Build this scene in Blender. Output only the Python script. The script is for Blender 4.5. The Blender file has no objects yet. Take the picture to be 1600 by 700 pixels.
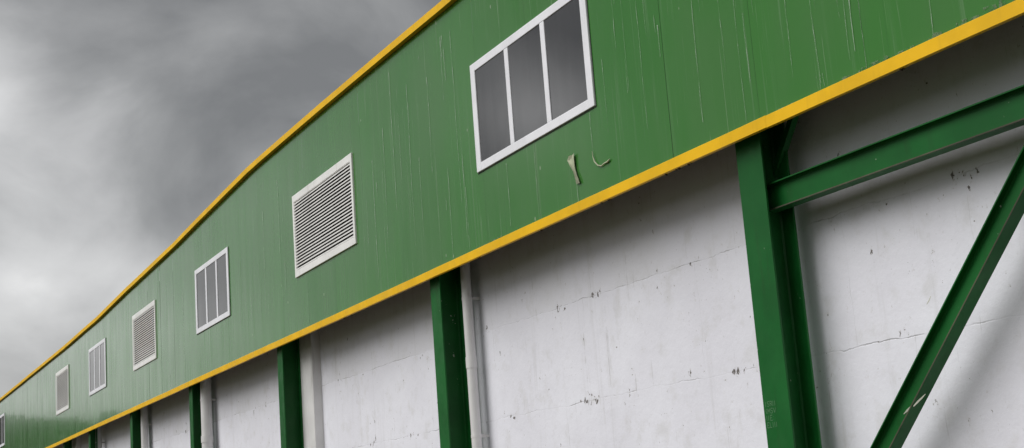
import bpy, bmesh, math, random
from mathutils import Vector, Matrix
random.seed(7)
C = bpy.context.scene.collection
CAMZ = 1.6                      # eye height above the yard

# ------------------------------------------------------------------ helpers
class MB:
    def __init__(s): s.v=[]; s.f=[]; s.m=[]
    def quad(s, a, b, c, d, mi=0):
        n=len(s.v); s.v+= [a,b,c,d]; s.f.append((n,n+1,n+2,n+3)); s.m.append(mi)
    def box(s, x0,x1,y0,y1,z0,z1, mi=0):
        s.hexa([(x0,y0,z0),(x1,y0,z0),(x1,y1,z0),(x0,y1,z0)],[(x0,y0,z1),(x1,y0,z1),(x1,y1,z1),(x0,y1,z1)],mi)
    def hexa(s, lo, hi, mi=0):
        n=len(s.v); s.v+=list(lo)+list(hi)
        for q in ((3,2,1,0),(4,5,6,7),(0,1,5,4),(1,2,6,5),(2,3,7,6),(3,0,4,7)):
            s.f.append(tuple(n+i for i in q)); s.m.append(mi)
    def prism(s, prof, origin, ax, ay, az, length, mi=0, special=()):
        """profile (u,w) in plane (ax,ay), extruded length along az"""
        n=len(s.v); k=len(prof)
        o=Vector(origin); ax=Vector(ax); ay=Vector(ay); az=Vector(az)
        for t in (0,length):
            for (u,w) in prof: s.v.append(tuple(o+ax*u+ay*w+az*t))
        for i in range(k):
            j=(i+1)%k; s.f.append((n+i,n+j,n+k+j,n+k+i)); s.m.append(1 if i in special else mi)
        s.f.append(tuple(n+i for i in reversed(range(k)))); s.m.append(mi)
        s.f.append(tuple(n+k+i for i in range(k))); s.m.append(mi)
    def tube(s, pts, r, seg=8, mi=0, cap=True):
        rings=[]; P=[Vector(p) for p in pts]
        rr = r if isinstance(r,(list,tuple)) else [r]*len(P)
        for i,p in enumerate(P):
            t=(P[min(i+1,len(P)-1)]-P[max(i-1,0)]).normalized()
            up=Vector((1,0,0)) if abs(t.x)<.9 else Vector((0,0,1))
            a=t.cross(up).normalized(); b=t.cross(a).normalized()
            ring=[]
            for k in range(seg):
                th=2*math.pi*k/seg
                s.v.append(tuple(p+(a*math.cos(th)+b*math.sin(th))*rr[i])); ring.append(len(s.v)-1)
            rings.append(ring)
        for i in range(len(rings)-1):
            for k in range(seg):
                s.f.append((rings[i][k],rings[i][(k+1)%seg],rings[i+1][(k+1)%seg],rings[i+1][k])); s.m.append(mi)
        if cap:
            s.f.append(tuple(reversed(rings[0]))); s.m.append(mi); s.f.append(tuple(rings[-1])); s.m.append(mi)
    def build(s, name, mats, parent=None, bevel=0, smooth=False):
        me=bpy.data.meshes.new(name); me.from_pydata(s.v,[],s.f)
        if not isinstance(mats,(list,tuple)): mats=[mats]
        for m in mats: me.materials.append(m)
        for p,mi in zip(me.polygons,s.m): p.material_index=mi
        me.update()
        bm=bmesh.new(); bm.from_mesh(me)
        bmesh.ops.recalc_face_normals(bm,faces=[f for f in bm.faces]) if s.closed() else None
        bm.to_mesh(me); bm.free()
        if smooth:
            for p in me.polygons: p.use_smooth=True
            try: me.set_sharp_from_angle(angle=math.radians(40))
            except Exception: pass
        o=bpy.data.objects.new(name,me); C.objects.link(o)
        if parent is not None: o.parent=parent
        if bevel:
            b=o.modifiers.new('bevel','BEVEL'); b.width=bevel; b.segments=2; b.limit_method='ANGLE'; b.angle_limit=math.radians(50)
        return o
    open_=False
    def closed(s): return not s.open_

def empty(name, loc=(0,0,0), parent=None):
    o=bpy.data.objects.new(name,None); C.objects.link(o); o.location=loc; o.empty_display_size=.2
    if parent is not None: o.parent=parent
    return o
def tag(o,label=None,cat=None,group=None,kind=None):
    if label: o['label']=label
    if cat: o['category']=cat
    if group: o['group']=group
    if kind: o['kind']=kind
    return o

# ------------------------------------------------------------------ node helpers
class NT:
    def __init__(s, tree): s.t=tree; s.n=tree.nodes; s.l=tree.links
    def new(s,typ,**kw):
        n=s.n.new(typ)
        for k,v in kw.items(): setattr(n,k,v)
        return n
    def put(s,sock,val):
        if hasattr(val,'is_linked') or isinstance(val,bpy.types.NodeSocket): s.l.new(val,sock)
        else: sock.default_value=val
    def math(s,op,a,b=0.0,c=None,clamp=False):
        n=s.new('ShaderNodeMath',operation=op); n.use_clamp=clamp
        s.put(n.inputs[0],a); s.put(n.inputs[1],b)
        if c is not None: s.put(n.inputs[2],c)
        return n.outputs[0]
    def vmath(s,op,a,b=None):
        n=s.new('ShaderNodeVectorMath',operation=op)
        s.put(n.inputs[0],a)
        if b is not None: s.put(n.inputs[1],b)
        return n
    def scale(s,vec,sc):
        return s.vmath('MULTIPLY',vec,sc).outputs[0]
    def noise(s,vec,scale=1,detail=3,rough=.5,dist=0):
        n=s.new('ShaderNodeTexNoise'); s.put(n.inputs['Vector'],vec)
        n.inputs['Scale'].default_value=scale; n.inputs['Detail'].default_value=detail
        n.inputs['Roughness'].default_value=rough; n.inputs['Distortion'].default_value=dist
        return n.outputs[0]
    def range(s,x,a,b,c=0.0,d=1.0,smooth=True):
        n=s.new('ShaderNodeMapRange'); n.interpolation_type='SMOOTHSTEP' if smooth else 'LINEAR'; n.clamp=True
        s.put(n.inputs['Value'],x)
        for k,v in zip(('From Min','From Max','To Min','To Max'),(a,b,c,d)): s.put(n.inputs[k],v)
        return n.outputs[0]
    def mix(s,f,a,b,blend='MIX'):
        n=s.new('ShaderNodeMix',data_type='RGBA',blend_type=blend)
        s.put(n.inputs[0],f); s.put(n.inputs[6],a if not isinstance(a,tuple) else (*a,1)); s.put(n.inputs[7],b if not isinstance(b,tuple) else (*b,1))
        return n.outputs[2]
    def bump(s,h,strength=.3,dist=.01):
        n=s.new('ShaderNodeBump'); n.inputs['Strength'].default_value=strength; n.inputs['Distance'].default_value=dist
        s.put(n.inputs['Height'],h); return n.outputs[0]

def mat(name, rough=.5, spec=.5):
    m=bpy.data.materials.new(name); m.use_nodes=True
    nt=NT(m.node_tree); b=m.node_tree.nodes['Principled BSDF']
    b.inputs['Roughness'].default_value=rough; b.inputs['Specular IOR Level'].default_value=spec
    geo=nt.new('ShaderNodeNewGeometry')
    return m,nt,b,geo.outputs['Position']

def paint(name, col, rough=.4, var=.12, chip=None, chip_amt=.0, dirt=(.10,.085,.06), dirt_amt=.15, spec=.5):
    m,nt,b,pos=mat(name,rough,spec)
    n=nt.noise(pos,1.7,4,.6)
    dark=tuple(c*(1-var) for c in col); lite=tuple(min(1,c*(1+var)) for c in col)
    c=nt.mix(nt.range(n,.35,.65),dark,lite)
    st=nt.noise(nt.scale(pos,(9,9,.9)),1.0,5,.6)
    c=nt.mix(nt.math('MULTIPLY',nt.range(st,.55,.75),dirt_amt),c,dirt)
    if chip:
        fine=nt.noise(pos,23,3,.6); pm=nt.noise(pos,3.1,2,.5)
        f=nt.math('MULTIPLY',nt.range(fine,.70,.73),nt.range(pm,.52,.6))
        c=nt.mix(nt.math('MULTIPLY',f,chip_amt),c,chip)
    nt.put(b.inputs['Base Color'],c)
    nt.put(b.inputs['Roughness'],nt.range(nt.noise(pos,6,3,.5),.3,.7,rough-.08,rough+.1))
    nt.put(b.inputs['Normal'],nt.bump(nt.noise(pos,14,3,.5),.15,.004))
    return m

M={}
# --- green cladding sheets
SEAM0,SHEET=12.35,1.15
def make_clad():
    m,nt,b,pos=mat('green cladding paint',.2,.38)
    sx=nt.new('ShaderNodeSeparateXYZ'); nt.put(sx.inputs[0],pos); Y,Z=sx.outputs[1],sx.outputs[2]
    idx=nt.math('FLOOR',nt.math('DIVIDE',nt.math('SUBTRACT',Y,SEAM0),SHEET))
    wn=nt.new('ShaderNodeTexWhiteNoise',noise_dimensions='1D'); nt.put(wn.inputs['W'],idx)
    base=nt.mix(wn.outputs[0],(.037,.178,.025),(.046,.200,.030))
    big=nt.noise(nt.scale(pos,(1,.9,.45)),1.0,4,.55)
    base=nt.mix(nt.range(big,.38,.66),base,(.053,.184,.038))
    # fine vertical rain streaks, chalky
    st=nt.noise(nt.scale(pos,(1,13,.28)),1.0,5,.62)
    pm=nt.noise(nt.scale(pos,(1,.75,.9)),1.0,2,.5)
    f=nt.math('MULTIPLY',nt.range(st,.53,.72),nt.range(pm,.36,.62))
    base=nt.mix(nt.math('MULTIPLY',f,.30),base,(.20,.30,.18))
    st2=nt.noise(nt.scale(pos,(1,46,.55)),1.0,3,.6)
    f2=nt.math('MULTIPLY',nt.range(st2,.64,.71),nt.range(nt.noise(nt.scale(pos,(1,1.3,1.1)),1.0,3,.6),.47,.6))
    base=nt.mix(nt.math('MULTIPLY',f2,.42),base,(.36,.45,.32))
    dk=nt.noise(nt.scale(pos,(1,30,.4)),1.0,3,.6)
    base=nt.mix(nt.math('MULTIPLY',nt.range(dk,.62,.74),.16),base,(.022,.085,.022))
    # little pale spatters
    vo=nt.new('ShaderNodeTexVoronoi',feature='F1'); nt.put(vo.inputs['Vector'],nt.scale(pos,(1,5.2,2.6))); vo.inputs['Scale'].default_value=1
    sp=nt.new('ShaderNodeSeparateColor'); nt.put(sp.inputs[0],vo.outputs['Color'])
    rad=nt.math('MULTIPLY',sp.outputs[0],.055)
    f3=nt.math('MULTIPLY',nt.range(nt.math('SUBTRACT',vo.outputs['Distance'],rad),-.012,.006,1,0),nt.range(sp.outputs[1],.62,.66))
    base=nt.mix(nt.math('MULTIPLY',f3,.6),base,(.42,.48,.36))
    nt.put(b.inputs['Base Color'],base)
    r=nt.range(nt.noise(nt.scale(pos,(1,5,.5)),1.0,4,.6),.3,.7,.13,.24)
    r=nt.math('ADD',r,nt.math('MULTIPLY',f,.25)); nt.put(b.inputs['Roughness'],r)
    h=nt.math('ADD',nt.math('MULTIPLY',nt.noise(nt.scale(pos,(1,2.1,.35)),1.0,2,.45),1.0),nt.math('MULTIPLY',nt.noise(nt.scale(pos,(1,9,.5)),1.0,2,.5),.03))
    nt.put(b.inputs['Normal'],nt.bump(h,.4,.008))
    b.inputs['Coat Weight'].default_value=.40; b.inputs['Coat Roughness'].default_value=.05; b.inputs['Coat IOR'].default_value=1.5
    nt.put(b.inputs['Coat Normal'],nt.bump(h,.25,.004))
    return m
M['clad']=make_clad()

def make_drip():
    m,nt,b,pos=mat('dried drip',.7,.3)
    b.inputs['Base Color'].default_value=(.42,.53,.40,1)
    n=nt.noise(nt.scale(pos,(1,30,5)),1.0,4,.7)
    nt.put(b.inputs['Alpha'],nt.range(n,.36,.66,.05,.62))
    return m
M['drip']=make_drip()
def make_flake():
    m,nt,b,pos=mat('flaking paint',.8,.2)
    n=nt.noise(nt.scale(pos,(1,22,28)),1.0,5,.7)
    nt.put(b.inputs['Base Color'],nt.mix(nt.range(n,.4,.62),(.09,.20,.08),(.22,.29,.19)))
    nt.put(b.inputs['Alpha'],nt.range(nt.noise(nt.scale(pos,(1,14,16)),1.0,4,.7),  .44,.56,.0,.7))
    return m
M['flake']=make_flake()

M['yellow']=paint('yellow trim paint',(.87,.50,.003),.5,.07,dirt=(.35,.2,.02),dirt_amt=.15,spec=.3)
M['steel']=paint('green steel paint',(.0085,.112,.021),.46,.14,chip=(.55,.58,.5),chip_amt=.7,dirt=(.02,.05,.015),dirt_amt=.3,spec=.25)
M['rust_edge']=paint('grimy flange edge',(.075,.070,.045),.8,.3,dirt=(.05,.03,.02),dirt_amt=.5)
M['white_frame']=paint('white window paint',(.88,.88,.92),.35,.04,dirt=(.4,.4,.38),dirt_amt=.10)
M['vent_white']=paint('white vent paint',(.87,.86,.84),.5,.05,dirt=(.35,.3,.25),dirt_amt=.25)
M['pipe']=paint('white pipe paint',(.74,.73,.72),.5,.06,dirt=(.2,.18,.15),dirt_amt=.30)
M['dark_void']=paint('painted interior dark',(.035,.026,.024),.9,.1)  # near-black colour stands in for the shade of the interior
M['soffit']=paint('soffit board',(.07,.055,.045),.85,.2)
M['gasket']=paint('dark sealant',(.03,.05,.03),.7,.1)
M['scrap']=paint('frayed pale tape',(.36,.38,.26),.9,.35,dirt=(.14,.15,.08),dirt_amt=.6)
M['scratch']=paint('scratched chalk marks',(.10,.23,.11),.8,.1)
M['scrape']=paint('scraped bare paint',(.50,.50,.42),.7,.15)
M['roof']=paint('galvanised roof sheet',(.35,.36,.37),.45,.1)

def make_glass():
    m,nt,b,pos=mat('tinted window glass',.03,.5)
    b.inputs['IOR'].default_value=2.3
    n=nt.noise(nt.scale(pos,(1,.9,.7)),1.0,3,.5)
    c=nt.mix(nt.range(n,.35,.65),(.022,.022,.024),(.034,.033,.034))
    vo=nt.new('ShaderNodeTexVoronoi',feature='F1'); nt.put(vo.inputs['Vector'],nt.scale(pos,(1,9,6))); vo.inputs['Scale'].default_value=1
    sp=nt.new('ShaderNodeSeparateColor'); nt.put(sp.inputs[0],vo.outputs['Color'])
    f=nt.math('MULTIPLY',nt.range(nt.math('SUBTRACT',vo.outputs['Distance'],nt.math('MULTIPLY',sp.outputs[0],.09)),-.02,.01,1,0),nt.range(sp.outputs[1],.72,.75))
    f=nt.math('MULTIPLY',f,nt.range(nt.noise(pos,1.4,2,.5),.48,.6))
    c=nt.mix(nt.math('MULTIPLY',f,.7),c,(.45,.45,.43))
    st=nt.noise(nt.scale(pos,(1,22,.7)),1.0,3,.6)
    c=nt.mix(nt.math('MULTIPLY',nt.range(st,.5,.75),.05),c,(.3,.3,.3))
    nt.put(b.inputs['Base Color'],c)
    nt.put(b.inputs['Roughness'],nt.range(n,.3,.7,.02,.06))
    nt.put(b.inputs['Normal'],nt.bump(nt.noise(nt.scale(pos,(1,1.2,.8)),1.0,2,.5),.25,.01))
    return m
M['glass']=make_glass()

def make_wall():
    m,nt,b,pos=mat('white painted blockwork',.8,.25)
    sx=nt.new('ShaderNodeSeparateXYZ'); nt.put(sx.inputs[0],pos); Y,Z=sx.outputs[1],sx.outputs[2]
    wob=nt.math('MULTIPLY',nt.math('SUBTRACT',nt.noise(nt.scale(pos,(1,2.3,2.3)),1.0,5,.65),.5),.10)
    # horizontal bed joints about every 0.95 m (measured in the photo), and upright joints
    zj=nt.math('ADD',nt.math('DIVIDE',nt.math('SUBTRACT',nt.math('ADD',Z,wob),2.475),.955),10.0)
    dz=nt.math('MULTIPLY',nt.math('ABSOLUTE',nt.math('SUBTRACT',nt.math('FRACT',nt.math('ADD',zj,.5)),.5)),.955)
    row=nt.math('FLOOR',zj)
    yj=nt.math('ADD',nt.math('DIVIDE',nt.math('ADD',Y,wob),1.9),nt.math('MULTIPLY',row,.5))
    dy=nt.math('MULTIPLY',nt.math('ABSOLUTE',nt.math('SUBTRACT',nt.math('FRACT',nt.math('ADD',yj,.5)),.5)),1.9)
    jz=nt.range(dz,.0,.008,1,0); jy=nt.range(dy,.0,.006,1,0)
    brk=nt.range(nt.noise(nt.scale(pos,(1,1.7,1.1)),1.0,5,.7),.46,.64,.10,1)
    joint=nt.math('MULTIPLY',nt.math('MAXIMUM',jz,nt.math('MULTIPLY',jy,.6)),brk)
    near=nt.math('MAXIMUM',nt.range(dz,.0,.10,1,0),nt.math('MULTIPLY',nt.range(dy,.0,.08,1,0),.8))
    # paint: mottled, upper courses a greyer coat
    n1=nt.noise(pos,.9,5,.6); n2=nt.noise(pos,4.5,5,.6)
    c=nt.mix(nt.range(n1,.3,.7),(.79,.785,.845),(.85,.85,.91))
    c=nt.mix(nt.math('MULTIPLY',nt.range(n2,.5,.75),.38),c,(.60,.59,.575))
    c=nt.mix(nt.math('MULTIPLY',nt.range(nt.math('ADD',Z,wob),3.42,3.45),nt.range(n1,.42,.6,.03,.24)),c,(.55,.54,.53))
    # rain dirt
    st=nt.noise(nt.scale(pos,(1,6.5,.45)),1.0,6,.65)
    c=nt.mix(nt.math('MULTIPLY',nt.range(st,.55,.78),.26),c,(.42,.41,.385))
    st2=nt.noise(nt.scale(pos,(1,34,.9)),1.0,3,.6)
    c=nt.mix(nt.math('MULTIPLY',nt.math('MULTIPLY',nt.range(st2,.64,.72),nt.range(n2,.45,.6)),.3),c,(.25,.24,.22))
    # chips and pits, thickest along the joints
    fine=nt.noise(nt.scale(pos,(1,1,.8)),19,4,.65,.3)
    pm=nt.noise(nt.scale(pos,(1,1.0,1.0)),2.3,3,.6)
    clus=nt.math('MULTIPLY',nt.range(pm,.50,.66),nt.math('ADD',nt.math('MULTIPLY',near,.85),.30))
    thr=nt.math('SUBTRACT',.722,nt.math('MULTIPLY',clus,.15))
    chips=nt.range(nt.math('SUBTRACT',fine,thr),-.006,.02)
    halo=nt.range(nt.math('SUBTRACT',fine,thr),-.07,.02)
    c=nt.mix(nt.math('MULTIPLY',halo,.45),c,(.48,.45,.42))
    pits=nt.math('MULTIPLY',nt.range(nt.noise(pos,52,3,.55),.69,.73),nt.range(nt.noise(pos,1.6,3,.6),.44,.62))
    c=nt.mix(nt.math('MULTIPLY',pits,.55),c,(.22,.20,.185))
    c=nt.mix(nt.math('MULTIPLY',joint,.45),c,(.20,.19,.175))
    c=nt.mix(nt.math('MULTIPLY',chips,.9),c,(.085,.07,.06))
    nt.put(b.inputs['Base Color'],c)
    h=nt.math('SUBTRACT',nt.math('ADD',nt.math('MULTIPLY',nt.noise(pos,3.0,6,.6),1.0),nt.math('MULTIPLY',nt.noise(pos,40,3,.6),.12)),nt.math('ADD',nt.math('MULTIPLY',chips,.5),nt.math('MULTIPLY',joint,.4)))
    nt.put(b.inputs['Normal'],nt.bump(h,.45,.02))
    return m
M['wall']=make_wall()

def make_ground():
    m,nt,b,pos=mat('gravel and dirt yard',.95,.2)
    n=nt.noise(pos,.12,6,.6); f=nt.noise(pos,35,4,.7)
    c=nt.mix(nt.range(f,.3,.7),(.045,.035,.024),(.095,.076,.052))
    far=nt.range(n,.47,.56)
    sx=nt.new('ShaderNodeSeparateXYZ'); nt.put(sx.inputs[0],pos)
    away=nt.range(sx.outputs[0],-14,-9,1,0)
    c=nt.mix(nt.math('MULTIPLY',nt.math('MAXIMUM',far,.6),away),c,(.045,.075,.02))
    nt.put(b.inputs['Base Color'],c); nt.put(b.inputs['Normal'],nt.bump(f,.6,.02))
    return m
M['ground']=make_ground()
def make_conc():
    m,nt,b,pos=mat('old asphalt apron',.9,.2)
    n=nt.noise(pos,1.1,6,.6); f=nt.noise(pos,28,4,.7)
    c=nt.mix(nt.range(n,.3,.7),(.055,.046,.036),(.085,.072,.057)); c=nt.mix(nt.math('MULTIPLY',nt.range(f,.55,.75),.4),c,(.04,.037,.033))
    nt.put(b.inputs['Base Color'],c); nt.put(b.inputs['Normal'],nt.bump(f,.3,.006))
    return m
M['conc']=make_conc()
def make_leaf(name,a,bc):
    m,nt,b,pos=mat(name,.75,.2)
    n=nt.noise(pos,.25,4,.6)
    nt.put(b.inputs['Base Color'],nt.mix(nt.range(n,.35,.65),a,bc))
    return m
M['leaf']=make_leaf('forest leaves',(.018,.045,.012),(.045,.085,.022))
M['hill']=make_leaf('hill scrub',(.030,.055,.016),(.055,.085,.028))

# ------------------------------------------------------------------ setting
g=MB(); g.open_=True; g.quad((-2500,-2500,0),(2500,-2500,0),(2500,2500,0),(-2500,2500,0))
tag(g.build('ground',M['ground']),kind='structure')
g=MB(); g.box(4.6,6.47,-14,78,-.1,.12)
tag(g.build('pavement',M['conc'],bevel=.01),kind='structure')

# wooded rise across the yard (mirrored in the far glossy sheets)
def hill_h(x,y):
    r=math.hypot(x,y); az=math.degrees(math.atan2(-x,y))
    w=max(0,min(1,(az+1)/5))*max(0,min(1,(200-az)/30))
    t=max(0,min(1,(r-190)/110)); t=t*t*(3-2*t)
    return -1.0+w*t*(16.5+.7*math.sin(az*.31)+.4*math.sin(az*.83+1))
h=MB(); h.open_=True
NA,NR=96,14
for i in range(NA+1):
    az=math.radians(-4+i*200/NA)
    for j in range(NR+1):
        r=180+j*26; x,y=-math.sin(az)*r,math.cos(az)*r
        h.v.append((x,y,hill_h(x,y)))
for i in range(NA):
    for j in range(NR):
        a=i*(NR+1)+j; h.f.append((a,a+1,a+NR+2,a+NR+1)); h.m.append(0)
tag(h.build('hills',M['hill'],smooth=True),kind='structure')
fo=MB(); fo.open_=True
rf=random.Random(3)
for k in range(330):
    azd=1+rf.random()**1.35*150; az=math.radians(azd); r=rf.uniform(262,330)
    x,y=-math.sin(az)*r,math.cos(az)*r; z0=hill_h(x,y)
    H=rf.uniform(8.2,10.2); R=H*rf.uniform(.36,.5)
    fo.tube([(x,y,z0-.3),(x+.2,y,z0+H*.55)],[.3,.14],5,cap=False)
    for q in range(64):
        u=rf.random(); th=rf.uniform(0,6.283); zz=.22+.78*u
        rr=R*math.sin(math.pi*min(1,max(.08,(1-u*.93)))**.8)*rf.uniform(.55,1.05)
        c=Vector((x+math.cos(th)*rr,y+math.sin(th)*rr,z0+H*zz)); s_=rf.uniform(.45,1.1)
        a=Vector((rf.gauss(0,1),rf.gauss(0,1),rf.gauss(0,1))).normalized(); b_=a.orthogonal().normalized(); 
        fo.quad(tuple(c-a*s_-b_*s_*.7),tuple(c+a*s_-b_*s_*.6),tuple(c+a*s_*.8+b_*s_*.7),tuple(c-a*s_*.9+b_*s_*.6))
tag(fo.build('treeline',M['leaf']),'dense dark green woodland on the low rise across the yard','woodland',kind='stuff')

# ------------------------------------------------------------------ the warehouse
wh=empty('warehouse',(6.65,30,0))
tag(wh,'long white walled warehouse with green steel columns and yellow edged green upper cladding','warehouse')
OFF=Vector((6.65,30,0))
def part(mb,name,m,parent=wh,**k):
    if parent is wh:                      # children keep world coordinates
        o=mb.build(name,m,parent,**k); o.matrix_parent_inverse=Matrix.Translation(-OFF)
    else: o=mb.build(name,m,parent,**k)
    return o
def sub(name,loc):                        # an Empty part of the warehouse standing at loc
    o=empty(name,Vector(loc)-OFF,wh); return o
def at(mb,loc):                           # world coordinates -> coordinates local to a sub() empty
    L=Vector(loc); mb.v=[tuple(Vector(p)-L) for p in mb.v]; return mb

XF=6.0; Y0,Y1=-12.0,76.0; ZB=2.50+CAMZ
TOP=[(-12,5.22),(6,5.30),(10,5.335),(12.96,5.352),(14.91,5.385),(17.09,5.410),(18.8,5.424),(20.0,5.430),(20.7,5.424),(21.5,5.403),(22.94,5.355),(25.87,5.25),(30.17,5.172),(33.91,5.075),(38.99,5.035),(47.14,5.046),(53.87,5.066),(76,5.08)]
def ztop(y):
    for (a,za),(b,zb) in zip(TOP,TOP[1:]):
        if a<=y<=b: return CAMZ+za+(zb-za)*(y-a)/(b-a)
    return CAMZ+5.1
WIN=[(10.01,12.45),(22.13,24.38),(33.13,35.36),(52.85,55.1)]
VENT=[(16.08,18.57),(27.70,29.94),(38.52,40.70)]
# near ones beyond the frame's edge, so that the row goes on
WIN.append((-1.9,.5)); VENT.append((4.05,6.4)) if False else None
ZW0,ZW1=CAMZ+3.31,CAMZ+4.455
holes=[(a,b) for a,b in WIN+VENT]
seams=[]; k=math.ceil((Y0-SEAM0)/SHEET)
while SEAM0+k*SHEET<Y1: seams.append(SEAM0+k*SHEET); k+=1
cl=MB(); cl.open_=True
rs=random.Random(11)
edges=[Y0]+seams+[Y1]
for i in range(len(edges)-1):
    a,b=edges[i],edges[i+1]
    if b-a<.02: continue
    strong=abs(a-47.236)<.65
    ga=.03 if strong else .0012
    a2,b2=a+ga,b-.0012
    # tilt of the single sheet, a little oil-canning by nature
    t1=rs.uniform(-.001,.001); t2=rs.uniform(-.001,.001); t3=rs.uniform(-.0015,.0015)
    ys=sorted(set([a2,b2]+[y for h_ in holes for y in h_ if a2<y<b2]+[a2+(b2-a2)*q/4 for q in (1,2,3)]+[y for y,_ in TOP if a2<y<b2]))
    def X(y,z):
        u=(y-a2)/(b2-a2); w=(z-ZB)/2.9
        return XF+t1*(u-.5)*2+t2*(w-.5)*2+t3*math.sin(math.pi*u)*math.sin(math.pi*min(1,max(0,w)))
    for p,q in zip(ys,ys[1:]):
        if q-p<1e-5: continue
        zsm=[ZB-.04,ZB+.30,ZW0,ZW0+.55,ZW1,None]
        mid=(p+q)/2; inhole=any(h0<mid<h1 for h0,h1 in holes)
        for r_,(za,zb) in enumerate(zip(zsm,zsm[1:])):
            if inhole and r_ in (2,3): continue
            zp=zb if zb else ztop(p)-.02; zq=zb if zb else ztop(q)-.02
            cl.quad((X(q,za),q,za),(X(p,za),p,za),(X(p,zp),p,zp),(X(q,zq),q,zq))
    # sunk seam
    if not any(h0-.01<a<h1+.01 for h0,h1 in holes):
        cl.quad((XF+.004,a2,ZB-.04),(XF+.004,a-.0012,ZB-.04),(XF+.004,a-.0012,ztop(a)-.02),(XF+.004,a2,ztop(a)-.02),3)
    else:
        for za,zb in ((ZB-.04,ZW0),(ZW1,ztop(a)-.02)):
            cl.quad((XF+.004,a2,za),(XF+.004,a-.0012,za),(XF+.004,a-.0012,zb),(XF+.004,a2,zb),3)
# dried drips: thin skins a millimetre or so proud of the sheets
def drip(y,za,zb,w,wob=.012,taper=True):
    n=max(3,int((za-zb)/.12)); pts=[]
    dx=0
    for i in range(n+1):
        t=i/n; dx+=rs.uniform(-wob,wob)*.5
        ww=w*(1-.55*t if taper else 1)*rs.uniform(.7,1.2)
        pts.append((y+dx,za+(zb-za)*t,ww))
    for (ya,z1,w1),(yb,z2,w2) in zip(pts,pts[1:]):
        x=XF-.0062
        cl.quad((x,ya-w1/2,z1),(x,ya+w1/2,z1),(x,yb+w2/2,z2),(x,yb-w2/2,z2),1)
def dz(z): return z+CAMZ
for (y,za,zb,w) in [(9.594,4.30,3.70,.012),(9.222,4.5,2.89,.009),(8.937,3.67,3.40,.014),(8.425,4.3,2.72,.009),(8.09,4.2,3.02,.009),(7.808,3.37,2.84,.010),
                    (7.312,4.2,2.73,.012),(7.06,4.2,2.60,.012),(5.97,3.6,2.57,.010),(6.74,3.6,2.66,.008),(6.68,3.2,2.70,.010),(6.80,3.5,2.97,.008),
                    (10.12,3.28,2.93,.007),(13.15,5.02,4.78,.055),(13.1,4.86,4.5,.02),(15.0,4.5,3.0,.014),(14.2,4.8,2.9,.012),(12.9,5.0,3.1,.010),
                    (12.8,3.6,2.6,.010),(13.6,4.7,3.6,.013),(14.7,5.1,3.4,.016),(15.4,4.2,2.7,.016),(10.45,3.0,2.55,.012),(11.8,3.25,2.62,.010),(11.2,3.2,2.56,.009),
                    (19.3,4.9,3.3,.018),(20.1,4.6,2.9,.018),(25.4,4.3,2.58,.03),(26.6,2.84,2.58,.05),(36.3,3.0,2.55,.08),(36.1,4.6,3.3,.03)]:
    drip(y,dz(za),dz(zb),w*1.25)
for i in range(70):
    y=rs.uniform(5.4,21); za=rs.uniform(3.2,5.1); L=rs.choice([.08,.15,.3,.6,1.0])*rs.uniform(.6,1.2)
    zb=max(2.56,za-L)
    if any(h0-.1<y<h1+.1 for h0,h1 in holes) and not (za<3.28): continue
    drip(y,dz(za),dz(zb),rs.uniform(.005,.012)*(1+y/40),.006)
for o_ in (-.03,.0,.035):      # splayed foot of one run
    drip(7.06+o_,dz(2.66),dz(2.565),.006)
# flaking paint along the lower edge
def flake(ya,yb,zh):
    y=ya
    while y<yb:
        w=rs.uniform(.05,.16); hh=zh*rs.uniform(.3,1.0)
        cl.quad((XF-.0045,y,ZB+.03),(XF-.0045,y+w,ZB+.03),(XF-.0045,y+w*.8,ZB+.045+hh),(XF-.0045,y+w*.15,ZB+.045+hh*rs.uniform(.5,1)),2)
        y+=w*.9
flake(5.9,6.75,.055); flake(5.2,5.7,.07); flake(9.7,10.3,.025); flake(12.0,12.8,.03); flake(7.2,7.9,.015)
clad=part(cl,'cladding',[M['clad'],M['drip'],M['flake'],M['gasket']])

# unseen dark backing added behind the sheets, keeps the interior dark
bk=MB(); bk.box(6.16,6.22,Y0,Y1,ZB+.3,CAMZ+4.9)
part(bk,'blackout_backing',M['dark_void'])

# yellow lower edge trim in lengths, each slightly out of line (folded strip with a return)
tr=MB()
cuts=[Y0,1.6,7.66,13.72,19.8,25.9,32,38.1,44.2,50.3,56.4,62.5,68.6,Y1]
for i,(a,b) in enumerate(zip(cuts,cuts[1:])):
    d=rs.uniform(-.003,.003); e=rs.uniform(-.003,.003)
    NS=max(1,int((b-a)/.55)); jz=[rs.uniform(-.0018,.0018) for _ in range(NS+1)]
    prof=[(-.022,-.042+d),(-.022,.042+d),(-.017,.046+d),(.012,.046+d),(.012,.040+d),(-.014,.038+d),(-.014,-.034+d),(.014,-.034+d),(.014,-.042+d)]
    n=len(tr.v); kk=len(prof)
    for q in range(NS+1):
        for (u,w) in prof: tr.v.append((XF-.004+u+e+jz[q]*.6,a+.0015+(b-a-.003)*q/NS,ZB+w+jz[q]))
    for q in range(NS):
        for u in range(kk):
            u2=(u+1)%kk; tr.f.append((n+q*kk+u,n+q*kk+u2,n+(q+1)*kk+u2,n+(q+1)*kk+u)); tr.m.append(0)
    tr.f.append(tuple(range(n,n+kk))); tr.m.append(0); tr.f.append(tuple(reversed(range(n+NS*kk,n+NS*kk+kk)))); tr.m.append(0)
part(tr,'edge_trim',M['yellow'])

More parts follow.
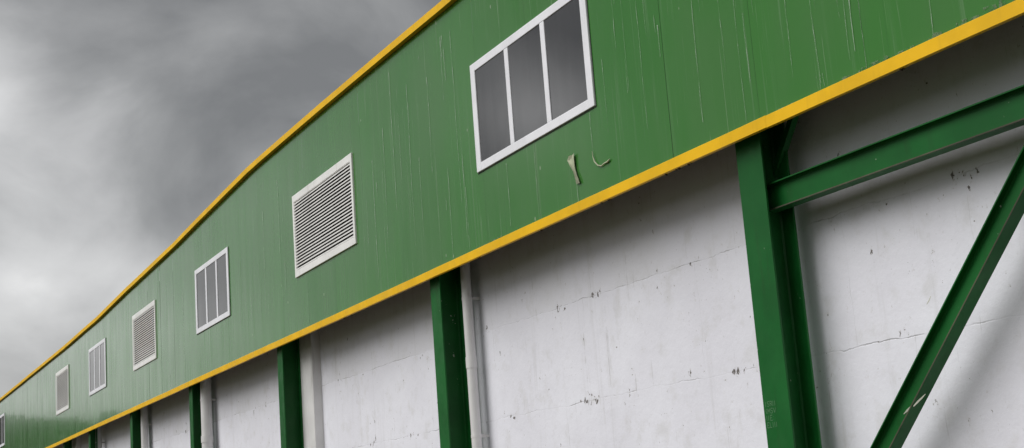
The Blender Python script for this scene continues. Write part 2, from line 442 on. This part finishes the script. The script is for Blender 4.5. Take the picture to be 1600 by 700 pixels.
dr=MB()
for y,wd in ((9.95,.05),(10.06,.03),(11.2,.05),(8.86,.03),(9.02,.025),(8.7,.03),(16.4,.07),(16.7,.05),(12.6,.04),(6.3,.03)):
    for q in range(3):
        yy=y+rs.uniform(-wd,wd); ww=rs.uniform(.003,.007); L_=rs.uniform(.003,.014)
        dr.hexa([(XF+.0,yy,ZB-.043-L_),(XF+.012,yy,ZB-.043-L_),(XF+.012,yy+ww*.5,ZB-.043-L_*.9),(XF+.0,yy+ww*.5,ZB-.043-L_*.9)],
                [(XF-.006,yy-ww*.5,ZB-.041),(XF+.016,yy-ww*.5,ZB-.041),(XF+.016,yy+ww,ZB-.041),(XF-.006,yy+ww,ZB-.041)])
dr_o=part(dr,'rust_crumbs',M['soffit']); dr_o['kind']='stuff'
# roof flashing along the top edge
fl=MB(); fl.open_=False
ys=sorted(set([y for y,_ in TOP]+[Y0+i*2.0 for i in range(int((Y1-Y0)/2)+1)]))
prof=[(-.062,-.086),(-.062,.0),(.25,.012),(.25,-.01),(-.003,-.012),(-.003,-.086)]
n0=len(fl.v); kk=len(prof)
for y in ys:
    j=rs.uniform(-.004,.004)
    for (u,w) in prof: fl.v.append((XF+u,y,ztop(y)+w+j))
for i in range(len(ys)-1):
    for a in range(kk):
        b=(a+1)%kk
        fl.f.append((n0+i*kk+a,n0+i*kk+b,n0+(i+1)*kk+b,n0+(i+1)*kk+a)); fl.m.append(0)
fl.f.append(tuple(range(n0,n0+kk))); fl.m.append(0); fl.f.append(tuple(reversed(range(n0+(len(ys)-1)*kk,n0+len(ys)*kk)))); fl.m.append(0)
# lower drip lip, wavy, stained
part(fl,'roof_flashing',M['yellow'])

# windows
def window(y0,y1,i):
    L=(XF,(y0+y1)/2,ZW0); w=sub('window',L)
    f=MB(); J,Rr=.105,.088
    xo,xi=XF-.020,XF+.065
    f.box(xo,xi,y0,y0+J,ZW0,ZW1); f.box(xo,xi,y1-J,y1,ZW0,ZW1)
    f.box(xo+.001,xi,y0+J,y1-J,ZW0,ZW0+Rr); f.box(xo+.001,xi,y0+J,y1-J,ZW1-Rr,ZW1)
    at(f,L).build('frame',M['white_frame'],w,bevel=.006)
    iw=(y1-y0-2*J); mw=.085
    pw=(iw-2*mw)/3
    for k in (1,2):
        yy=y0+J+k*pw+(k-1)*mw
        mb=MB(); mb.box(XF-.017,xi-.002,yy,yy+mw,ZW0+Rr+.0005,ZW1-Rr-.0005)
        at(mb,L).build('mullion',M['white_frame'],w,bevel=.005)
    for k in range(3):
        yy=y0+J+k*(pw+mw); t=rs.uniform(-.0015,.0015)
        p=MB(); p.hexa([(XF-.009+t,yy+.001,ZW0+Rr+.001),(XF-.003+t,yy+.001,ZW0+Rr+.001),(XF-.003-t,yy+pw-.001,ZW0+Rr+.001),(XF-.009-t,yy+pw-.001,ZW0+Rr+.001)],
                       [(XF-.009+t,yy+.001,ZW1-Rr-.001),(XF-.003+t,yy+.001,ZW1-Rr-.001),(XF-.003-t,yy+pw-.001,ZW1-Rr-.001),(XF-.009-t,yy+pw-.001,ZW1-Rr-.001)])
        at(p,L).build('pane',M['glass'],w)
    s_=MB(); s_.box(XF-.004,XF+.002,y0-.010,y1+.010,ZW0-.012,ZW0-.001); s_.box(XF-.004,XF+.002,y0-.012,y0-.001,ZW0,ZW1); s_.box(XF-.004,XF+.002,y1+.001,y1+.010,ZW0,ZW1)
    at(s_,L).build('sealant',M['gasket'],w)
    return w
for i,(a,b) in enumerate(WIN): window(a,b,i)

# louvred vents
def vent(y0,y1):
    L=(XF,(y0+y1)/2,ZW0); w=sub('louvre_vent',L)
    f=MB(); J,Rb,Rt=.065,.085,.10
    xo,xi=XF-.0245,XF+.004
    f.box(xo,xi,y0,y0+J,ZW0-.01,ZW1+.02); f.box(xo,xi,y1-J,y1,ZW0-.01,ZW1+.02)
    f.box(xo+.001,xi,y0+J,y1-J,ZW0-.01,ZW0+Rb); f.box(xo+.001,xi,y0+J,y1-J,ZW1+.02-Rt,ZW1+.02)
    at(f,L).build('frame',M['vent_white'],w,bevel=.005)
    s_=MB(); n=22; z0=ZW0+Rb; z1=ZW1+.02-Rt; p=(z1-z0)/n
    for k in range(n):
        zz=z0+k*p+.004; d=rs.uniform(-.0015,.0015)
        # blade: upright lip at the front, then sloping up and inward
        s_.prism([(-.022,zz+d),(-.022,zz+.016+d),(-.018,zz+.019+d),(.085,zz+.085+d),(.085,zz+.081+d),(-.017,zz+.013+d),(-.017,zz+d)],(XF,y0+J-.004,0),(1,0,0),(0,0,1),(0,1,0),y1-y0-2*J+.008)
    at(s_,L).build('slat_bank',M['vent_white'],w)
    b=MB(); b.box(XF+.10,XF+.12,y0+.01,y1-.01,ZW0-.01,ZW1+.02)
    b.box(XF+.005,XF+.099,y0+.01,y0+J-.005,ZW0-.01,ZW1+.02); b.box(XF+.005,XF+.099,y1-J+.005,y1-.01,ZW0-.01,ZW1+.02)
    at(b,L).build('backing',M['dark_void'],w)  # dark back and cheeks: shade between the slats put into the colour
for a,b in VENT: vent(a,b)

# block wall, soffit, the rest of the shell
XW=6.50; ZS=CAMZ+2.76
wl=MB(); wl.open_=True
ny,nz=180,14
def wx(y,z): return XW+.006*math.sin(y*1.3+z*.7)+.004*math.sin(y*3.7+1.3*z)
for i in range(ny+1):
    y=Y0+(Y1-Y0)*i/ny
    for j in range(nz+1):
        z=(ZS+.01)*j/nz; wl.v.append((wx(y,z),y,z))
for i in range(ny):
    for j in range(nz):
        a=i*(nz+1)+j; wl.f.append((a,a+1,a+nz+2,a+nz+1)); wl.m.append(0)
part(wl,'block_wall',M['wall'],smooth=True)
so=MB(); so.box(XF+.05,XW+.3,Y0,Y1,ZS,ZS+.03)
for yy in [Y0+.3+i*1.47 for i in range(60)]:
    if yy<Y1: so.box(XF+.07,XW-.02,yy,yy+.06,ZS-.07,ZS-.001)
part(so,'soffit',M['soffit'])
sh=MB(); sh.box(XW+.06,30,Y0,Y0+.2,0,CAMZ+4.85); sh.box(XW+.06,30,Y1-.2,Y1,0,CAMZ+4.85); sh.box(29.8,30,Y0+.2,Y1-.2,0,CAMZ+4.85)
part(sh,'outer_wall',M['wall'])
rf_=MB(); rf_.hexa([(6.22,Y0,CAMZ+4.86),(30.3,Y0,CAMZ+4.2),(30.3,Y1,CAMZ+4.2),(6.22,Y1,CAMZ+4.86)],[(6.22,Y0,CAMZ+4.93),(30.3,Y0,CAMZ+4.9),(30.3,Y1,CAMZ+4.9),(6.22,Y1,CAMZ+4.93)])
part(rf_,'roof',M['roof'])
gi=MB()   # cold-formed rail behind the trim that carries the lower edge of the sheets
gi.prism([(0,0),(.006,0),(.006,.12),(.07,.12),(.07,.126),(0,.126)],(XF+.03,Y0,ZB-.01),(1,0,0),(0,0,1),(0,1,0),Y1-Y0)
part(gi,'sheeting_rail',M['steel'])

# steel columns (H sections)
def Iprof(depth,width,tf,tw,r=.012):
    h_,b=depth/2,width/2; t=tw/2
    return [(-h_,-b),(-h_,b),(-h_+tf,b),(-h_+tf,t+r),(-h_+tf+r,t),(h_-tf-r,t),(h_-tf,t+r),(h_-tf,b),(h_,b),(h_,-b),(h_-tf,-b),(h_-tf,-t-r),(h_-tf-r,-t),(-h_+tf+r,-t),(-h_+tf,-t-r),(-h_+tf,-b)]
XC=6.1
COL=[(-15.3+5.75,.28,.26),(-3.7,.28,.26),(2.15,.28,.26),(8.069,.302,.243),(13.983,.262,.275),(19.862,.252,.27),(25.43,.24,.22),(30.89,.235,.25),(36.07,.10,.18),(40.2,.22,.2),(45.6,.24,.25),(51.0,.24,.25),(56.5,.24,.25),(62,.24,.25),(67.5,.24,.25)]
cols=[]
for (yc,w,d) in COL:
    if w<.2: w=.22; yc+=.06
    L=(XC+d/2,yc,.12); c=sub('steel_column',L)
    mb=MB(); mb.prism(Iprof(d,w,.016,.010),(XC+d/2,yc,.14),(1,0,0),(0,1,0),(0,0,1),ZS-.14-.002)
    at(mb,L).build('shaft',M['steel'],c,bevel=.002)
    pb=MB(); pb.box(XC-.06,XC+d+.06,yc-w/2-.06,yc+w/2+.06,.115,.14)
    at(pb,L).build('base_plate',M['steel'],c,bevel=.003)
    cols.append((c,yc,w,d,L))

# rows of faint scratched writing on the near column's face
c,yc,w,d,L=cols[3]
c['label']='braced column with faint scratched writing low on its front face'
GL={'I':[[(0,0),(0,1)]],'S':[[(1,.9),(.5,1),(.05,.8),(.2,.55),(.8,.45),(.95,.2),(.5,0),(0,.1)]],'R':[[(0,0),(0,1)],[(0,1),(.8,.9),(.8,.6),(0,.5)],[(.3,.5),(1,0)]],
    'M':[[(0,0),(.1,1),(.5,.3),(.9,1),(1,0)]],'B':[[(0,0),(0,1),(.7,.9),(.7,.6),(0,.5)],[(0,.5),(.9,.4),(.8,.05),(0,0)]],'V':[[(0,1),(.5,0),(1,1)]],
    'E':[[(1,1),(0,1),(0,0),(1,0)],[(0,.5),(.7,.5)]],'L':[[(0,1),(0,0),(.8,0)]],'(':[[(.6,1),(.1,.7),(.1,.3),(.6,0)]],':':[[(.3,.7),(.4,.62)],[(.3,.2),(.4,.12)]]}
wr=MB(); wr.open_=True
zr=CAMZ+.53
for ri,row in enumerate(['ISRII','(MSV','IIE:','ELIII']):
    yy=yc+w/2-.022-rs.uniform(0,.012)
    for ch in row:
        cw=.034 if ch not in 'I:(' else .020; chh=.036
        for st in GL[ch]:
            for (a,b),(a2,b2) in zip(st,st[1:]):
                p=Vector((0,yy-a*cw*.75,zr+b*chh)); q=Vector((0,yy-a2*cw*.75,zr+b2*chh)); t=(q-p).normalized(); nrm=Vector((0,-t.z,t.y))*.0022
                x=XC-.0012
                wr.quad((x,*(p+nrm)[1:]),(x,*(p-nrm)[1:]),(x,*(q-nrm)[1:]),(x,*(q+nrm)[1:]))
        yy-=cw
    zr-=.050
at(wr,L).build('scratched_writing',M['scratch'],c)

# cross beam and inverted-V brace in the near bay (I sections)
yA=8.069-.006; yB=2.15+.006; zbm=CAMZ+2.033; xb=6.235
bm_=MB(); bm_.prism([(w_,h_) for h_,w_ in Iprof(.20,.105,.010,.007,.006)],(xb,yB,zbm),(1,0,0),(0,0,1),(0,1,0),yA-yB,special=(15,))
part(bm_,'cross_beam',[M['steel'],M['rust_edge']],bevel=.0015)
ymid=(yA+yB)/2
def brace(sign):
    # line through the measured points, down to the column
    y_top=5.36 if sign>0 else 2*ymid-5.36
    y_bot=yA if sign>0 else yB
    z_top=CAMZ+1.607+(5.68-5.36)*.99; z_bot=CAMZ+1.607-(yA-5.68)*.99
    a=Vector((xb,y_bot,z_bot)); b=Vector((xb,y_top,z_top)); t=(b-a).normalized(); n=Vector((0,t.z,-t.y))
    if n.z<0: n=-n
    mb=MB(); mb.prism([(w_,h_) for h_,w_ in Iprof(.145,.10,.010,.007,.006)],a,(1,0,0),tuple(n),tuple(t),(b-a).length-.03,special=(15,))
    o=part(mb,'diagonal_brace',[M['steel'],M['rust_edge']],bevel=.0015)
    if sign>0:
        for x,pts in ((6.2305,[(6.925,.362,.004),(6.89,.382,.014),(6.85,.40,.017),(6.81,.425,.010)]),(6.1835,[(6.775,.40,.008),(6.73,.425,.014),(6.69,.445,.011),(6.655,.465,.004)]),(6.2305,[(6.59,1.02,.004),(6.565,1.04,.010),(6.545,1.065,.005)])):
            sc=MB()
            for (ya,za,wa),(yb,zb_,wb) in zip(pts,pts[1:]):
                sc.hexa([(x,ya,CAMZ+za-wa/2),(x-.001,ya,CAMZ+za-wa/2),(x-.001,ya,CAMZ+za+wa/2),(x,ya,CAMZ+za+wa/2)],[(x,yb,CAMZ+zb_-wb/2),(x-.001,yb,CAMZ+zb_-wb/2),(x-.001,yb,CAMZ+zb_+wb/2),(x,yb,CAMZ+zb_+wb/2)])
            sc.build('paint_scrape',M['scrape'],o)
    return a,t,n
a_,t_,n_=brace(1); o2=brace(-1)
# gusset plate where the braces meet the beam
gp=MB(); gp.box(xb-.006,xb+.006,ymid-.42,ymid+.42,zbm-.32,zbm-.1015)
part(gp,'gusset_plate',M['steel'])
# scrape on the brace
sc=MB(); sc.open_=True
s0=.0
# knee strut behind the column head
kn=MB(); kn.prism([(0,0),(.05,0),(.05,.006),(.006,.006),(.006,.05),(0,.05)],(6.30,8.10,CAMZ+2.15),(1,0,0),(0,.76,.65),(0,-.62,.78),.66)
part(kn,'knee_strut',M['steel'])

# downpipes and pilasters
def downpipe(y,x,r):
    L=(x,y,.12); p=sub('downpipe',L)
    mb=MB(); mb.tube([(x,y,.12),(x,y,ZS-.001)],r,20)
    at(mb,L).build('pipe',M['pipe'],p,smooth=True)
    for z in (1.2,3.05,):
        b=MB(); b.tube([(x,y,z),(x,y,z+.12)],r*1.10,20); 
        at(b,L).build('collar',M['pipe'],p,smooth=True)
    for z in (.9,2.3,3.8):
        b=MB(); b.tube([(x,y,z),(x,y,z+.03)],r*1.06,16); b.box(x+r*.6,XW+.012,y-.012,y+.012,z,z+.03)
        at(b,L).build('bracket',M['pipe'],p)
for y,x,r in ((13.70,6.352,.056),(25.16,6.315,.10),(30.66,6.335,.075),(2.0,6.355,.058),(36.20,6.315,.10),(45.4,6.35,.06)): downpipe(y,x,r)
def pilaster(y0,y1,x0):
    mb=MB(); mb.box(x0,XW+.03,y0,y1,0,ZS-.002); part(mb,'pilaster',M['pipe'],bevel=.012)
for y0,y1 in ((19.20,19.80),(39.8,40.4),(50.6,51.1)): pilaster(y0,y1,6.37)

# scrape of bare paint on the diagonal
p0=Vector((6.1815,6.62,CAMZ+.60))
# ------------------------------------------------------------------ loose things on the cladding
def ribbon(pts,widths,m,name,label,cat,tilt=.0):
    mb=MB()
    n=len(pts)
    P=[Vector(p) for p in pts]
    for i in range(n-1):
        t=(P[i+1]-P[i]).normalized()
        s1=Vector((0,t.z,-t.y)).normalized(); w1,w2=widths[i]/2,widths[i+1]/2; th=Vector((-.003,0,0))
        a,b,c,d=P[i]+s1*w1,P[i]-s1*w1,P[i+1]-s1*w2,P[i+1]+s1*w2
        mb.hexa([a,b,c,d],[a+th,b+th,c+th,d+th])
    mb.v=[tuple(v) for v in mb.v]
    return mb
SCRAP=[((10.541, 2.982), (10.436, 2.993)), ((10.571, 2.965), (10.436, 2.954)), ((10.542, 2.914), (10.436, 2.907)), ((10.496, 2.858), (10.439, 2.861)), ((10.478, 2.83), (10.434, 2.826)), ((10.462, 2.789), (10.417, 2.788)), ((10.447, 2.749), (10.394, 2.746)), ((10.442, 2.713), (10.374, 2.705))]
sc=MB(); ncol=7                       # a crumpled strip, folded lengthwise, standing a little off the sheet
rt=random.Random(5)
for (l,r_) in SCRAP:
    for c in range(ncol):
        t=c/(ncol-1); j=rt.uniform(-.006,.006)
        sc.v.append((XF-.006-.010*abs(math.sin(t*math.pi*2.6+.4))-rt.uniform(0,.006),l[0]+(r_[0]-l[0])*t+j,CAMZ+l[1]+(r_[1]-l[1])*t+rt.uniform(-.008,.008)))
for i in range(len(SCRAP)-1):
    for c in range(ncol-1):
        q=i*ncol+c; sc.f.append((q,q+1,q+ncol+1,q+ncol)); sc.m.append(0)
sc.open_=True
o=sc.build('tape_scrap',M['scrap']); so2=o.modifiers.new('thickness','SOLIDIFY'); so2.thickness=.002
tag(o,'frayed pale scrap of tape stuck to the green cladding below the nearest window','tape')
co=MB()
cp=[(10.125,2.93),(10.12,2.88),(10.10,2.83),(10.05,2.785),(9.99,2.765),(9.94,2.775),(9.88,2.775),(9.845,2.79)]
co.tube([(XF-.012,y,dz(z)) for y,z in cp],[.002,.004,.006,.006,.006,.007,.010,.004],6)
o=co.build('cord',M['scrap'],smooth=True)
tag(o,'short curled end of pale cord hanging on the green cladding beside the tape scrap','cord')

# ------------------------------------------------------------------ camera
R=((0.8953423671722375,-0.02126891071058455,0.44487040695420443),(-0.43920360472341974,-0.2079165688415455,0.8739970789419795),(-0.07390696275973155,0.9779152999305942,0.19549789517354815))
cam=bpy.data.cameras.new('camera'); co_=bpy.data.objects.new('camera',cam); C.objects.link(co_)
cam.sensor_fit='HORIZONTAL'; cam.sensor_width=36; cam.lens=2169.055/1600*36; cam.clip_end=6000; cam.clip_start=.05
mw=Matrix(((R[0][0],R[0][1],-R[0][2],0),(R[1][0],R[1][1],-R[1][2],0),(R[2][0],R[2][1],-R[2][2],CAMZ),(0,0,0,1)))
co_.matrix_world=mw
bpy.context.scene.camera=co_

# ------------------------------------------------------------------ light
EL=math.radians(46); SH=Vector((-.975,.22,0)).normalized()
S=Vector((SH.x*math.cos(EL),SH.y*math.cos(EL),math.sin(EL)))
sun=bpy.data.lights.new('sun','SUN'); so_=bpy.data.objects.new('sun',sun); C.objects.link(so_)
sun.energy=.8; sun.angle=math.radians(50); sun.color=(1,.99,.975)
so_.rotation_euler=S.to_track_quat('Z','Y').to_euler(); so_.location=(-20,10,30)

w=bpy.data.worlds.new('World'); bpy.context.scene.world=w; w.use_nodes=True
nt=NT(w.node_tree); bg=w.node_tree.nodes['Background']; bg.inputs['Strength'].default_value=.1
sky=nt.new('ShaderNodeTexSky'); sky.sky_type='NISHITA'; sky.sun_disc=False; sky.sun_elevation=EL; sky.sun_rotation=math.atan2(S.x,S.y)
sky.air_density=1; sky.dust_density=2; sky.ozone_density=1
tc=nt.new('ShaderNodeTexCoord'); D=nt.vmath('NORMALIZE',tc.outputs['Generated']).outputs[0]
sx=nt.new('ShaderNodeSeparateXYZ'); nt.put(sx.inputs[0],D)
cv=nt.scale(D,(1,1,1.35))
n1=nt.noise(cv,6.5,7,.52,.30); n2=nt.noise(cv,2.1,3,.5,.3)
v=nt.math('ADD',.215,nt.math('MULTIPLY',nt.math('SUBTRACT',n1,.5),.85))
v=nt.math('ADD',v,nt.math('MULTIPLY',nt.math('SUBTRACT',n2,.5),.5))
def spot(v,d,deg,amp):
    d=Vector(d).normalized(); k=math.log(2)/(1-math.cos(math.radians(deg)))
    dt=nt.vmath('DOT_PRODUCT',D,tuple(d)).outputs['Value']
    return nt.math('ADD',v,nt.math('MULTIPLY',nt.math('POWER',nt.math('MAXIMUM',dt,0.0),k),amp))
v=spot(v,(.090,.943,.310),2.0,.27)
v=spot(v,(.190,.945,.275),2.5,.08)
v=spot(v,(.120,.978,.170),3.0,.20)
v=spot(v,(.110,.985,.110),4.0,.17)
v=spot(v,(.200,.955,.160),1.5,.16)
v=spot(v,(.245,.942,.232),2.4,-.04)
v=spot(v,(.40,.86,.36),8,-.14)
v=spot(v,(.22,.89,.385),5,-.16)
v=spot(v,(-.18,.975,.125),6,.26)
v=spot(v,(-.62,.72,.38),16,-.24)
v=spot(v,(-.462,.843,.268),2.0,.46)
v=spot(v,(-.485,.80,.350),3.0,-.25)
v=spot(v,(-.25,.955,.165),5,.04)
v=spot(v,(-1,.0,.0),30,-.15)
v=spot(v,(-.15,-.95,.25),60,-.55)
cr=nt.new('ShaderNodeValToRGB'); e=cr.color_ramp.elements
e[0].position=0; e[0].color=(.122,.122,.120,1); e[1].position=1; e[1].color=(1.0,1.0,1.0,1)
for p_,c_ in ((.2,(.205,.205,.202,1)),(.5,(.425,.423,.42,1)),(.75,(.685,.68,.675,1))):
    q=e.new(p_); q.color=c_
nt.put(cr.inputs[0],v)
cl10=nt.vmath('SCALE',cr.outputs[0]); cl10.inputs['Scale'].default_value=10.0
bright=spot(1.0,(-.70,-.22,.68),37,3.2)          # the thin bright part of the overcast, high over the yard
cl10.inputs['Scale'].default_value=1.0; nt.put(cl10.inputs['Scale'],nt.math('MULTIPLY',bright,5.7))
nt.put(bg.inputs['Color'],nt.mix(.965,sky.outputs[0],cl10.outputs[0]))

vs=bpy.context.scene.view_settings
vs.view_transform='Standard'; vs.look='None'; vs.gamma=1; vs.use_curve_mapping=False; vs.exposure=1.48
